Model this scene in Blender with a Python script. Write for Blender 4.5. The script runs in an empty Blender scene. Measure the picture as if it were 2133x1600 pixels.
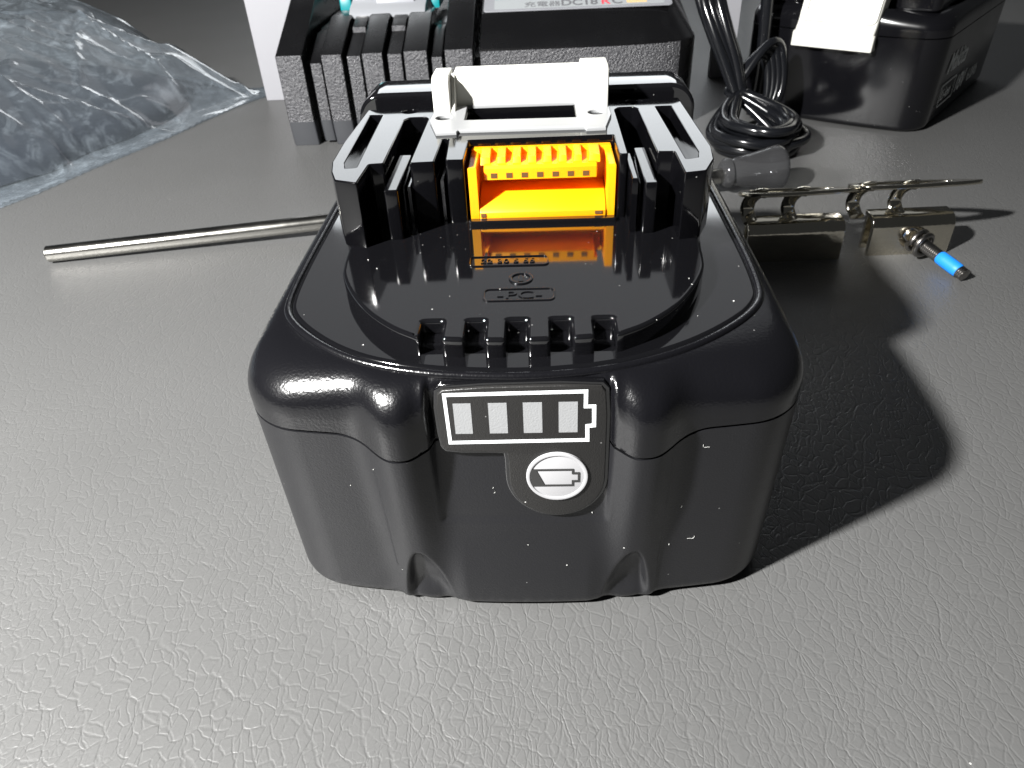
import bpy, bmesh, math, random
from mathutils import Matrix, Vector, noise

S = 0.001                                   # everything below is written in millimetres
scene = bpy.context.scene
COL = scene.collection
random.seed(7)

# ------------------------------------------------------------------ camera, world, lamps, exposure
def set_camera():
    cd = bpy.data.cameras.new('camera')
    cam = bpy.data.objects.new('camera', cd)
    COL.objects.link(cam)
    p, yaw, roll = (math.radians(a) for a in (36.33, -3.23, -2.93))
    F = Vector((math.sin(yaw)*math.cos(p), math.cos(yaw)*math.cos(p), -math.sin(p)))
    R = Vector((math.cos(yaw), -math.sin(yaw), 0)); U = R.cross(F)
    R2 = R*math.cos(roll) + U*math.sin(roll); U2 = -R*math.sin(roll) + U*math.cos(roll)
    m = Matrix((R2, U2, -F)).transposed().to_4x4()
    m.translation = Vector((3.25, -66.22, 95.57))*S
    cam.matrix_world = m
    cd.sensor_fit = 'HORIZONTAL'; cd.sensor_width = 36.0
    cd.lens = 36.0*1500/2133
    cd.clip_start = 0.005; cd.clip_end = 20
    cd.dof.use_dof = True; cd.dof.focus_distance = 0.108; cd.dof.aperture_fstop = 80
    scene.camera = cam
set_camera()

w = bpy.data.worlds.new('World'); scene.world = w; w.use_nodes = True
w.node_tree.nodes['Background'].inputs[0].default_value = (0.92, 0.96, 1.0, 1)
w.node_tree.nodes['Background'].inputs[1].default_value = 0.03

def aim(o, target):
    d = (Vector(target)*S - o.location)
    o.rotation_euler = d.to_track_quat('-Z', 'Y').to_euler()

def lamp_point(name, loc, power, radius, col):
    l = bpy.data.lights.new(name, 'POINT'); l.energy = power; l.shadow_soft_size = radius*S; l.color = col
    o = bpy.data.objects.new(name, l); COL.objects.link(o); o.location = Vector(loc)*S
    return o
def lamp_area(name, loc, target, sx, sy, power, col):
    l = bpy.data.lights.new(name, 'AREA'); l.shape = 'RECTANGLE'; l.size = sx*S; l.size_y = sy*S
    l.energy = power; l.color = col
    o = bpy.data.objects.new(name, l); COL.objects.link(o); o.location = Vector(loc)*S
    aim(o, target); return o

lamp_point('work_lamp', (-240, -143, 285), 31.0, 11.0, (1.0, 0.99, 0.97))
lamp_area('rail_glare_light', (0, 1000, 345), (0, 60, 57), 640, 210, 1.35, (0.93, 0.97, 1.0))  # unseen area light, added and sized for the grey glare on the rail tops
lamp_area('deck_reflection_light', (120, 1000, 650), (0, 60, 40), 1200, 400, 0.48, (0.95, 0.97, 1.0))  # unseen broad light, added so the decks reflect grey

vs = scene.view_settings
vs.view_transform = 'Standard'; vs.look = 'None'; vs.gamma = 1; vs.exposure = 0; vs.use_curve_mapping = False

# ------------------------------------------------------------------ materials
def new_mat(name):
    m = bpy.data.materials.new(name); m.use_nodes = True
    nt = m.node_tree; b = nt.nodes['Principled BSDF']
    return m, nt, b
def N(nt, t, **kw):
    n = nt.nodes.new(t)
    for k, v in kw.items():
        if k in n.inputs: n.inputs[k].default_value = v
        else: setattr(n, k, v)
    return n
def coords(nt, scale=(1, 1, 1)):
    tc = N(nt, 'ShaderNodeTexCoord'); mp = N(nt, 'ShaderNodeMapping')
    mp.inputs['Scale'].default_value = scale
    nt.links.new(tc.outputs['Object'], mp.inputs['Vector'])
    return mp.outputs['Vector']
def mathn(nt, op, a, b=None, c=None, clamp=False):
    n = nt.nodes.new('ShaderNodeMath'); n.operation = op; n.use_clamp = clamp
    for i, v in enumerate((a, b, c)):
        if v is None: continue
        if isinstance(v, (int, float)): n.inputs[i].default_value = v
        else: nt.links.new(v, n.inputs[i])
    return n.outputs[0]
def mixc(nt, f, a, b):
    n = nt.nodes.new('ShaderNodeMix'); n.data_type = 'RGBA'
    for s, v in ((n.inputs['Factor'], f), (n.inputs['A'], a), (n.inputs['B'], b)):
        if hasattr(v, 'is_linked'): nt.links.new(v, s)
        else: s.default_value = v if not isinstance(v, tuple) else (*v, 1)[:4]
    return n.outputs['Result']

def plastic(name, col, rough, ior=1.5, grain=0.0, grain_scale=2500, dust=0.0, rvar=0.08, sss=0.0, haze=0.0):
    m, nt, b = new_mat(name)
    b.inputs['IOR'].default_value = ior
    v = coords(nt)
    n1 = N(nt, 'ShaderNodeTexNoise', Scale=90.0, Detail=4.0); nt.links.new(v, n1.inputs['Vector'])
    r = mathn(nt, 'MULTIPLY_ADD', n1.outputs['Fac'], rvar*2, rough-rvar)
    base = (*col, 1)
    if dust > 0:
        vo = N(nt, 'ShaderNodeTexVoronoi', Scale=420.0); nt.links.new(v, vo.inputs['Vector'])
        sep = N(nt, 'ShaderNodeSeparateColor'); nt.links.new(vo.outputs['Color'], sep.inputs['Color'])
        gate = mathn(nt, 'LESS_THAN', sep.outputs['Red'], dust)
        rad = mathn(nt, 'MULTIPLY_ADD', sep.outputs['Green'], 0.045, 0.02)
        near = mathn(nt, 'LESS_THAN', vo.outputs['Distance'], rad)
        mask = mathn(nt, 'MULTIPLY', gate, near)
        c = mixc(nt, mask, base, (0.55, 0.55, 0.53))
        vo2 = N(nt, 'ShaderNodeTexVoronoi', Scale=1150.0); nt.links.new(v, vo2.inputs['Vector'])
        sp2 = N(nt, 'ShaderNodeSeparateColor'); nt.links.new(vo2.outputs['Color'], sp2.inputs['Color'])
        pat = N(nt, 'ShaderNodeTexNoise', Scale=55.0, Detail=3.0); nt.links.new(v, pat.inputs['Vector'])
        g2 = mathn(nt, 'LESS_THAN', sp2.outputs['Red'], mathn(nt, 'MULTIPLY', mathn(nt, 'POWER', pat.outputs['Fac'], 3.0), dust*1.6))
        m2 = mathn(nt, 'MULTIPLY', g2, mathn(nt, 'LESS_THAN', vo2.outputs['Distance'], 0.13))
        c = mixc(nt, mathn(nt, 'MULTIPLY', m2, 0.6), c, (0.30, 0.30, 0.29))
        nt.links.new(c, b.inputs['Base Color'])
        r = mathn(nt, 'MULTIPLY_ADD', mask, 0.4, r)
    else:
        b.inputs['Base Color'].default_value = base
    nt.links.new(r, b.inputs['Roughness'])
    if grain > 0:
        n2 = N(nt, 'ShaderNodeTexNoise', Scale=float(grain_scale), Detail=2.0); nt.links.new(v, n2.inputs['Vector'])
        bp = N(nt, 'ShaderNodeBump', Strength=grain, Distance=0.00012)
        nt.links.new(n2.outputs['Fac'], bp.inputs['Height']); nt.links.new(bp.outputs['Normal'], b.inputs['Normal'])
    if sss > 0:
        b.inputs['Subsurface Weight'].default_value = sss
        b.inputs['Subsurface Radius'].default_value = (1.0, 0.5, 0.1)
        b.inputs['Subsurface Scale'].default_value = 0.002
    if haze > 0:
        b.inputs['Sheen Weight'].default_value = haze
    return m

MAT = {}
MAT['gloss'] = plastic('black_gloss_plastic', (0.0035, 0.0035, 0.0042), 0.07, ior=2.1, dust=0.11, rvar=0.04)
MAT['rail'] = plastic('black_rail_plastic', (0.002, 0.002, 0.0025), 0.08, ior=1.55, dust=0.10, rvar=0.04)
MAT['shoulder'] = plastic('black_satin_plastic', (0.004, 0.004, 0.005), 0.205, ior=1.6, grain=0.35, grain_scale=2600, dust=0.03, rvar=0.05)
MAT['shell'] = plastic('black_matt_plastic', (0.0095, 0.0096, 0.011), 0.37, ior=1.5, grain=0.3, grain_scale=3500, dust=0.04)
MAT['white'] = plastic('white_plastic', (0.60, 0.595, 0.55), 0.35)
MAT['button'] = plastic('pale_grey_button', (0.38, 0.38, 0.39), 0.4)
MAT['offwhite'] = plastic('grey_white_plastic', (0.29, 0.295, 0.30), 0.3)
MAT['yellow'] = plastic('yellow_plastic', (0.88, 0.34, 0.002), 0.38, sss=0.25)
MAT['opening_shade'] = plastic('painted_opening_shade', (0.10, 0.045, 0.01), 0.6)  # shade inside the connector openings, put into a colour
MAT['panel'] = plastic('charcoal_label_film', (0.014, 0.0135, 0.013), 0.42, grain=0.5, grain_scale=5000, dust=0.12)
MAT['print_white'] = plastic('white_print', (0.80, 0.83, 0.84), 0.5)
MAT['segment'] = plastic('grey_indicator_window', (0.27, 0.275, 0.28), 0.4, grain=0.3, grain_scale=4000)
MAT['print_black'] = plastic('black_print', (0.03, 0.03, 0.03), 0.5)
MAT['decal'] = plastic('grey_decal', (0.75, 0.78, 0.77), 0.5)
MAT['charger'] = plastic('charger_black_plastic', (0.0045, 0.0045, 0.005), 0.26, ior=1.5)
MAT['foot'] = plastic('charger_smooth_plastic', (0.040, 0.042, 0.047), 0.4)
MAT['silver'] = plastic('silver_sticker', (0.30, 0.31, 0.33), 0.25)
MAT['label'] = plastic('light_grey_label', (0.24, 0.245, 0.265), 0.4)
MAT['label_in'] = plastic('pale_print', (0.33, 0.35, 0.36), 0.5)
MAT['teal'] = plastic('teal_plastic', (0.0, 0.20, 0.22), 0.35)
MAT['red'] = plastic('red_print', (0.65, 0.05, 0.08), 0.5)
MAT['orange'] = plastic('cream_print', (0.75, 0.52, 0.25), 0.5)
MAT['print_grey'] = plastic('grey_print', (0.12, 0.12, 0.13), 0.5)
MAT['cable'] = plastic('black_cable_sheath', (0.006, 0.0065, 0.008), 0.2, ior=1.55)
MAT['card'] = plastic('white_card', (0.29, 0.29, 0.31), 0.6)
MAT['blue'] = plastic('blue_threadlock', (0.01, 0.22, 0.75), 0.5)
MAT['inner'] = plastic('dark_wrapped_plastic', (0.02, 0.024, 0.034), 0.4)

def metal(name, col, rough, grain=0.0):
    m, nt, b = new_mat(name)
    b.inputs['Base Color'].default_value = (*col, 1); b.inputs['Metallic'].default_value = 1
    v = coords(nt); n1 = N(nt, 'ShaderNodeTexNoise', Scale=160.0, Detail=5.0); nt.links.new(v, n1.inputs['Vector'])
    nt.links.new(mathn(nt, 'MULTIPLY_ADD', n1.outputs['Fac'], 0.16, rough-0.08), b.inputs['Roughness'])
    if grain:
        bp = N(nt, 'ShaderNodeBump', Strength=grain, Distance=0.0004)
        nt.links.new(n1.outputs['Fac'], bp.inputs['Height']); nt.links.new(bp.outputs['Normal'], b.inputs['Normal'])
    return m
MAT['nickel'] = metal('nickel_plate', (0.70, 0.66, 0.56), 0.11, 0.5)
MAT['steel'] = metal('steel', (0.46, 0.45, 0.42), 0.2)
MAT['dark_metal'] = metal('dark_steel', (0.25, 0.24, 0.23), 0.3, 0.4)
MAT['contact'] = metal('contact_metal', (0.55, 0.55, 0.56), 0.25)

def textured_lightened():
    m, nt, b = new_mat('charger_pebbled_glint_grey')
    b.inputs['Base Color'].default_value = (0.062, 0.062, 0.068, 1); b.inputs['IOR'].default_value = 1.75  # black plastic lightened: its specular glints are put into the base colour
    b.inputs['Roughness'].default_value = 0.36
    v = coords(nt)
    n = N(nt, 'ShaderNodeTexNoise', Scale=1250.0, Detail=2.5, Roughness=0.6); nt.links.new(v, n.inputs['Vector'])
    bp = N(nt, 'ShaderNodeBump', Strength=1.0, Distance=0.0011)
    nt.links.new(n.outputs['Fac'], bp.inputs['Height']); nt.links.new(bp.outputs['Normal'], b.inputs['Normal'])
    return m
MAT['pebble'] = textured_lightened()

def leather():
    m, nt, b = new_mat('grey_leatherette')
    v0 = coords(nt)
    # wandering coordinates so that the crease cells are irregular
    nz = N(nt, 'ShaderNodeTexNoise', Scale=210.0, Detail=3.0); nt.links.new(v0, nz.inputs['Vector'])
    vm = N(nt, 'ShaderNodeVectorMath', operation='MULTIPLY_ADD')
    nt.links.new(nz.outputs['Color'], vm.inputs[0]); vm.inputs[1].default_value = (0.0030, 0.0030, 0.0); nt.links.new(v0, vm.inputs[2])
    v = vm.outputs[0]
    def creases(scale, stretch, rot, width):
        mp = N(nt, 'ShaderNodeMapping'); mp.inputs['Scale'].default_value = stretch; mp.inputs['Rotation'].default_value = (0, 0, rot)
        nt.links.new(v, mp.inputs['Vector'])
        vo = N(nt, 'ShaderNodeTexVoronoi', Scale=scale, feature='DISTANCE_TO_EDGE', voronoi_dimensions='2D')
        nt.links.new(mp.outputs['Vector'], vo.inputs['Vector'])
        mr = N(nt, 'ShaderNodeMapRange', interpolation_type='SMOOTHSTEP'); mr.inputs['From Max'].default_value = width
        nt.links.new(vo.outputs['Distance'], mr.inputs['Value'])
        return mr.outputs['Result']
    a = creases(560.0, (1.0, 0.72, 1), 0.35, 0.13)
    c = creases(900.0, (1.0, 0.8, 1), -0.5, 0.16)
    d = creases(300.0, (1.0, 0.42, 1), 0.55, 0.07)
    big = N(nt, 'ShaderNodeTexNoise', Scale=28.0, Detail=2.0); nt.links.new(v0, big.inputs['Vector'])
    sel = N(nt, 'ShaderNodeMapRange'); sel.inputs['From Min'].default_value = 0.38; sel.inputs['From Max'].default_value = 0.62
    nt.links.new(big.outputs['Fac'], sel.inputs['Value'])
    fine = N(nt, 'ShaderNodeTexNoise', Scale=1500.0, Detail=3.0); nt.links.new(v0, fine.inputs['Vector'])
    h = mathn(nt, 'MULTIPLY', a, 0.55)
    h = mathn(nt, 'MULTIPLY_ADD', mathn(nt, 'MULTIPLY', c, sel.outputs['Result']), 0.35, h)
    h = mathn(nt, 'MULTIPLY_ADD', d, 0.55, h)
    h = mathn(nt, 'MULTIPLY_ADD', fine.outputs['Fac'], 0.30, h)
    bp = N(nt, 'ShaderNodeBump', Strength=0.5, Distance=0.00012)
    nt.links.new(h, bp.inputs['Height'])
    wav = N(nt, 'ShaderNodeTexNoise', Scale=9.0, Detail=1.0); nt.links.new(v0, wav.inputs['Vector'])
    bp2 = N(nt, 'ShaderNodeBump', Strength=0.5, Distance=0.004)
    nt.links.new(wav.outputs['Fac'], bp2.inputs['Height']); nt.links.new(bp.outputs['Normal'], bp2.inputs['Normal'])
    nt.links.new(bp2.outputs['Normal'], b.inputs['Normal'])
    col = mixc(nt, mathn(nt, 'MULTIPLY_ADD', big.outputs['Fac'], 0.5, mathn(nt, 'MULTIPLY', fine.outputs['Fac'], 0.5)), (0.086, 0.0862, 0.085), (0.110, 0.1102, 0.109))
    vo = N(nt, 'ShaderNodeTexVoronoi', Scale=160.0); nt.links.new(v0, vo.inputs['Vector'])
    sp = N(nt, 'ShaderNodeSeparateColor'); nt.links.new(vo.outputs['Color'], sp.inputs['Color'])
    grit = mathn(nt, 'MULTIPLY', mathn(nt, 'LESS_THAN', sp.outputs['Red'], 0.10), mathn(nt, 'LESS_THAN', vo.outputs['Distance'], mathn(nt, 'MULTIPLY_ADD', sp.outputs['Green'], 0.022, 0.008)))
    col = mixc(nt, grit, col, (0.5, 0.5, 0.48))
    nt.links.new(col, b.inputs['Base Color'])
    b.inputs['Roughness'].default_value = 0.46; b.inputs['IOR'].default_value = 1.58
    return m
MAT['leather'] = leather()

def film(name, tint, body, trans, rough, spec=1.0, streak=0.0):
    m, nt, b = new_mat(name)
    nt.nodes.remove(b)
    out = nt.nodes['Material Output']
    tr = N(nt, 'ShaderNodeBsdfTransparent'); tr.inputs['Color'].default_value = (*tint, 1)
    gl = N(nt, 'ShaderNodeBsdfGlossy'); gl.inputs['Roughness'].default_value = rough
    lw = N(nt, 'ShaderNodeLayerWeight', Blend=0.5)
    fres = mathn(nt, 'MULTIPLY_ADD', mathn(nt, 'POWER', lw.outputs['Facing'], 4.0), 0.55, 0.045)
    df = N(nt, 'ShaderNodeBsdfDiffuse'); df.inputs['Color'].default_value = (*body, 1)
    f = trans
    if streak:
        v = coords(nt); n1 = N(nt, 'ShaderNodeTexNoise', Scale=70.0, Detail=7.0, Roughness=0.65, Distortion=2.5); nt.links.new(v, n1.inputs['Vector'])
        mr = N(nt, 'ShaderNodeMapRange'); mr.inputs['From Min'].default_value = 0.50; mr.inputs['From Max'].default_value = 0.72
        nt.links.new(n1.outputs['Fac'], mr.inputs['Value'])
        f = mathn(nt, 'MULTIPLY_ADD', mr.outputs['Result'], streak, trans, clamp=True)
    m1 = N(nt, 'ShaderNodeMixShader'); nt.links.new(mathn(nt, 'MULTIPLY', fres, spec, clamp=True), m1.inputs[0])
    nt.links.new(tr.outputs[0], m1.inputs[1]); nt.links.new(gl.outputs[0], m1.inputs[2])
    m2 = N(nt, 'ShaderNodeMixShader')
    if isinstance(f, float): m2.inputs[0].default_value = f
    else: nt.links.new(f, m2.inputs[0])
    nt.links.new(m1.outputs[0], m2.inputs[1]); nt.links.new(df.outputs[0], m2.inputs[2]); nt.links.new(m2.outputs[0], out.inputs['Surface'])
    return m
MAT['film'] = film('clear_polythene', (0.93, 0.95, 0.97), (0.52, 0.60, 0.67), 0.085, 0.13, 2.8, 0.15)
MAT['smoke'] = film('smoky_clear_plastic', (0.50, 0.51, 0.52), (0.12, 0.12, 0.125), 0.22, 0.10, 1.4)

# ------------------------------------------------------------------ object helpers
def finish(name, me, mats, parent=None, loc=None, angle=35):
    if not isinstance(mats, (list, tuple)): mats = [mats]
    me.materials.clear()
    for k in mats: me.materials.append(MAT[k])
    cap = me.attributes.get('cap')
    flat = [d.value for d in cap.data] if cap else [False]*len(me.polygons)
    if cap: me.attributes.remove(cap)
    me.set_sharp_from_angle(angle=math.radians(angle))
    for p in me.polygons: p.use_smooth = not flat[p.index]
    me.name = name
    o = bpy.data.objects.new(name, me); COL.objects.link(o)
    if parent: o.parent = parent
    if loc: o.location = Vector(loc)*S
    return o
def thing(name, label, cat, loc=(0, 0, 0), rotz=0, group=None):
    o = bpy.data.objects.new(name, None); COL.objects.link(o)
    o.empty_display_size = 0.01
    o.location = Vector(loc)*S; o.rotation_euler = (0, 0, rotz)
    tag(o, label, cat, group); return o
def tag(o, label, cat, group=None):
    o['label'] = label; o['category'] = cat
    if group: o['group'] = group
def mesh_of(verts, faces):
    me = bpy.data.meshes.new('m'); me.from_pydata([tuple(Vector(v)*S) for v in verts], [], faces); me.update()
    return me
def clean(me):
    bm = bmesh.new(); bm.from_mesh(me)
    bmesh.ops.remove_doubles(bm, verts=bm.verts, dist=2e-6)
    bmesh.ops.recalc_face_normals(bm, faces=bm.faces)
    bm.to_mesh(me); bm.free(); return me
def plate_mesh(loops, z0, z1, bevel=0.0, mtx=None, res=2, grow=0.0):
    """flat 2D outline(s) with holes, extruded from z0 to z1, edges rounded; mm"""
    cu = bpy.data.curves.new('c', 'CURVE'); cu.dimensions = '2D'; cu.fill_mode = 'BOTH'
    for lp in loops:
        sp = cu.splines.new('POLY'); sp.points.add(len(lp)-1)
        for q, (x, y) in zip(sp.points, lp): q.co = (x, y, 0, 1)
        sp.use_cyclic_u = True
    h = (z1-z0)/2
    cu.extrude = max(h-bevel, 0.0); cu.bevel_depth = bevel; cu.bevel_resolution = res; cu.offset = grow-bevel
    ob = bpy.data.objects.new('c', cu); COL.objects.link(ob)
    dg = bpy.context.evaluated_depsgraph_get()
    me = bpy.data.meshes.new_from_object(ob.evaluated_get(dg))
    bpy.data.objects.remove(ob); bpy.data.curves.remove(cu)
    M = Matrix.Translation((0, 0, (z0+z1)/2))
    if mtx is not None: M = mtx @ M
    me.transform(Matrix.Scale(S, 4) @ M)
    clean(me)
    ax = (M.to_3x3() @ Vector((0, 0, 1))).normalized()
    at = me.attributes.new('cap', 'BOOLEAN', 'FACE')
    for p in me.polygons: at.data[p.index].value = abs(p.normal.dot(ax)) > 0.9995
    return me
def plate(name, loops, z0, z1, mats, parent=None, bevel=0.3, mtx=None, angle=35, res=2):
    return finish(name, plate_mesh(loops, z0, z1, bevel, mtx, res), mats, parent, angle=angle)
XFRONT = Matrix(((1, 0, 0, 0), (0, 0, -1, 0), (0, 1, 0, 0), (0, 0, 0, 1)))    # (u,v,w) -> x=u, z=v, y=-w
XSIDE = Matrix(((0, 0, 1, 0), (1, 0, 0, 0), (0, 1, 0, 0), (0, 0, 0, 1)))      # (u,v,w) -> y=u, z=v, x=w
def rect(x0, y0, x1, y1): return [(x0, y0), (x1, y0), (x1, y1), (x0, y1)]
def rrect(x0, y0, x1, y1, r, n=6):
    pts = []
    for cx, cy, a in ((x1-r, y0+r, -90), (x1-r, y1-r, 0), (x0+r, y1-r, 90), (x0+r, y0+r, 180)):
        for k in range(n+1):
            t = math.radians(a + 90*k/n); pts.append((cx+r*math.cos(t), cy+r*math.sin(t)))
    return pts
def circle(cx, cy, r, n=28): return [(cx+r*math.cos(2*math.pi*k/n), cy+r*math.sin(2*math.pi*k/n)) for k in range(n)]
def chaikin(p, it=2, closed=True):
    for _ in range(it):
        q = []
        n = len(p)
        for i in range(n if closed else n-1):
            a, b = p[i], p[(i+1) % n]
            q.append((a[0]*.75+b[0]*.25, a[1]*.75+b[1]*.25)); q.append((a[0]*.25+b[0]*.75, a[1]*.25+b[1]*.75))
        if not closed: q = [p[0]]+q+[p[-1]]
        p = q
    return p
def fillet(p, rad=0.35, n=3):
    out = []; m = len(p)
    for i in range(m):
        a, b, c = Vector(p[i-1]), Vector(p[i]), Vector(p[(i+1) % m])
        u, v = a-b, c-b
        if u.length < 1e-6 or v.length < 1e-6 or abs(u.angle(v)) > math.radians(155): out.append(tuple(b)); continue
        k = min(rad, 0.42*u.length, 0.42*v.length); q0, q1 = b+u.normalized()*k, b+v.normalized()*k
        for j in range(n+1):
            t = j/n; out.append(tuple(q0*(1-t)**2+b*2*t*(1-t)+q1*t*t))
    return out
def box(name, a, b, mats, parent=None, bevel=0.3, mtx=None):
    return plate(name, [rect(a[0], a[1], b[0], b[1])], a[2], b[2], mats, parent, bevel, mtx)
def catmull(P, n=8, closed=False):
    P = [Vector(p) for p in P]; out = []; m = len(P)
    for i in range(m if closed else m-1):
        if closed: a, b, c, d = P[i-1], P[i], P[(i+1) % m], P[(i+2) % m]
        else: a, b, c, d = P[max(i-1, 0)], P[i], P[i+1], P[min(i+2, m-1)]
        for k in range(n):
            t = k/n
            out.append(0.5*((2*b)+(c-a)*t+(2*a-5*b+4*c-d)*t*t+(3*b-a-3*c+d)*t**3))
    if not closed: out.append(P[-1])
    return out
def tube_mesh(path, r, n=10, closed=False, flat=None):
    """swept tube; r number or list; flat=(a,b) gives an elliptic section"""
    P = [Vector(p) for p in path]; m = len(P); vs_, fs = [], []
    T = []
    for i in range(m):
        a = P[i-1] if (i > 0 or closed) else P[i]; b = P[(i+1) % m] if (i < m-1 or closed) else P[i]
        T.append((b-a).normalized())
    up = Vector((0, 0, 1)) if abs(T[0].z) < 0.9 else Vector((1, 0, 0))
    nrm = (up - T[0]*up.dot(T[0])).normalized()
    for i in range(m):
        nrm = (nrm - T[i]*nrm.dot(T[i])).normalized(); bi = T[i].cross(nrm)
        ri = r[i] if isinstance(r, (list, tuple)) else r
        fa, fb = flat or (1, 1)
        for k in range(n):
            t = 2*math.pi*k/n
            vs_.append(P[i] + nrm*(ri*fa*math.cos(t)) + bi*(ri*fb*math.sin(t)))
    for i in range(m if closed else m-1):
        for k in range(n):
            a, b = i*n+k, i*n+(k+1) % n; j = (i+1) % m
            fs.append((a, b, j*n+(k+1) % n, j*n+k))
    if not closed:
        fs.append(tuple(range(n-1, -1, -1))); fs.append(tuple((m-1)*n+k for k in range(n)))
    return clean(mesh_of(vs_, fs))
def tube(name, path, r, mats, parent=None, n=10, closed=False, flat=None, angle=50):
    return finish(name, tube_mesh(path, r, n, closed, flat), mats, parent, angle=angle)
def text(name, body, size, z0, z1, mats, parent, mtx, align='LEFT', shear=0.0, offset=0.0):
    cu = bpy.data.curves.new('t', 'FONT'); cu.body = body; cu.size = size; cu.align_x = align; cu.shear = shear
    cu.extrude = (z1-z0)/2; cu.offset = offset
    ob = bpy.data.objects.new('t', cu); COL.objects.link(ob)
    me = bpy.data.meshes.new_from_object(ob.evaluated_get(bpy.context.evaluated_depsgraph_get()))
    bpy.data.objects.remove(ob); bpy.data.curves.remove(cu)
    me.transform(Matrix.Scale(S, 4) @ mtx @ Matrix.Translation((0, 0, (z0+z1)/2)))
    return finish(name, clean(me), mats, parent)
def sm(a, b, x):
    if a == b: return 1.0 if x >= a else 0.0
    t = min(1, max(0, (x-a)/(b-a))); return t*t*(3-2*t)

# ------------------------------------------------------------------ the surface
def build_surface():
    vs_, fs = [], []
    xs = [-1500, -700, -400, -200, 0, 200, 400, 700, 1500]; ys = [-300, -100, 100, 300, 500, 800, 1300, 2200]
    for y in ys:
        for x in xs: vs_.append((x, y, 0))
    nx = len(xs)
    for j in range(len(ys)-1):
        for i in range(nx-1): fs.append((j*nx+i, j*nx+i+1, (j+1)*nx+i+1, (j+1)*nx+i))
    o = finish('leather_surface', mesh_of(vs_, fs), 'leather'); o['kind'] = 'structure'
    o['label'] = 'grey crinkled leatherette surface under everything'
build_surface()

# ------------------------------------------------------------------ battery body
ZT, ZP, ZR = 43.6, 46.4, 57.0          # lower deck, raised deck, rail tops
def base_outline(step_front, hw=38.7, y0=8.2, y1=113.0, r=8.5):
    pts = []
    n = int((2*hw-2*r)/step_front)
    for k in range(n+1): pts.append((-hw+r+(2*hw-2*r)*k/n, y0))
    def arc(cx, cy, a, m):
        for k in range(1, m+1):
            t = math.radians(a+90*k/m); pts.append((cx+r*math.cos(t), cy+r*math.sin(t)))
    arc(hw-r, y0+r, -90, 14)
    for k in range(1, 25): pts.append((hw, y0+r+(y1-y0-2*r)*k/24))
    arc(hw-r, y1-r, 0, 10)
    for k in range(1, 13): pts.append((hw-r-(2*hw-2*r)*k/12, y1))
    arc(-hw+r, y1-r, 90, 10)
    for k in range(1, 25): pts.append((-hw, y1-r-(y1-y0-2*r)*k/24))
    arc(-hw+r, y0+r, 180, 13)
    return pts
DECK = chaikin([(-35, 60), (-35, 27.5), (-33, 20.4), (-23.5, 11.3), (-13.5, 7.6), (-4, 6.5), (4, 6.5), (13.5, 8.0), (23.5, 12.5), (32.8, 20.8), (35.2, 28), (35.2, 60),
                (35, 106), (31, 110), (-31, 110), (-35, 106)], 3)
def ray_hit(poly, c, p):
    dx, dy = p[0]-c[0], p[1]-c[1]; best = None
    for i in range(len(poly)):
        a, b = poly[i], poly[(i+1) % len(poly)]
        ex, ey = b[0]-a[0], b[1]-a[1]; det = dx*(-ey)+ex*dy
        if abs(det) < 1e-9: continue
        t = ((a[0]-c[0])*(-ey)+ex*(a[1]-c[1]))/det; u = (dx*(a[1]-c[1])-dy*(a[0]-c[0]))/det
        if t > 0 and -1e-6 <= u <= 1+1e-6 and (best is None or t > best): best = t
    return (c[0]+dx*best, c[1]+dy*best)
def relief(x, z, rich):
    ax = abs(x)
    d = 3.7*(1-(x/38.7)**2)
    if not rich: return d
    col = 2.9*(math.exp(-((ax-16.0)/4.2)**2.6) if ax > 16.0 else math.exp(-((16.0-ax)/3.5)**2.4))
    d += col*(0.5+0.5*sm(8, 32, z))
    rec = (0.3+1.2*sm(20, 35, z))*sm(18.6, 19.6, z)
    d -= rec*(1-sm(11.3, 12.2, ax))
    d += 1.2*(1-sm(4, 19, z))*(1-sm(9.0, 14, ax))
    if z < 13.2:
        q = 1-z/13.2
        wd = 4.4*math.sqrt(q); cx = 16.0-0.7*q; e = (ax-cx)/max(wd, 1e-3)
        if abs(e) < 1:
            sk = sm(0, 0.45, 1-e) if e > 0 else (1-abs(e)**1.6)
            d -= 2.6*sk*math.sqrt(q)*(0.22+0.78*sm(0, 6, z))
    return d
def parting(x, y, rich):
    if not rich or y > 16: return 34.4
    ax = abs(x)
    return 34.7-1.9*(1-sm(16.5, 25, ax)) + 0.7*(1-sm(10.5, 15, ax))
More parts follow.
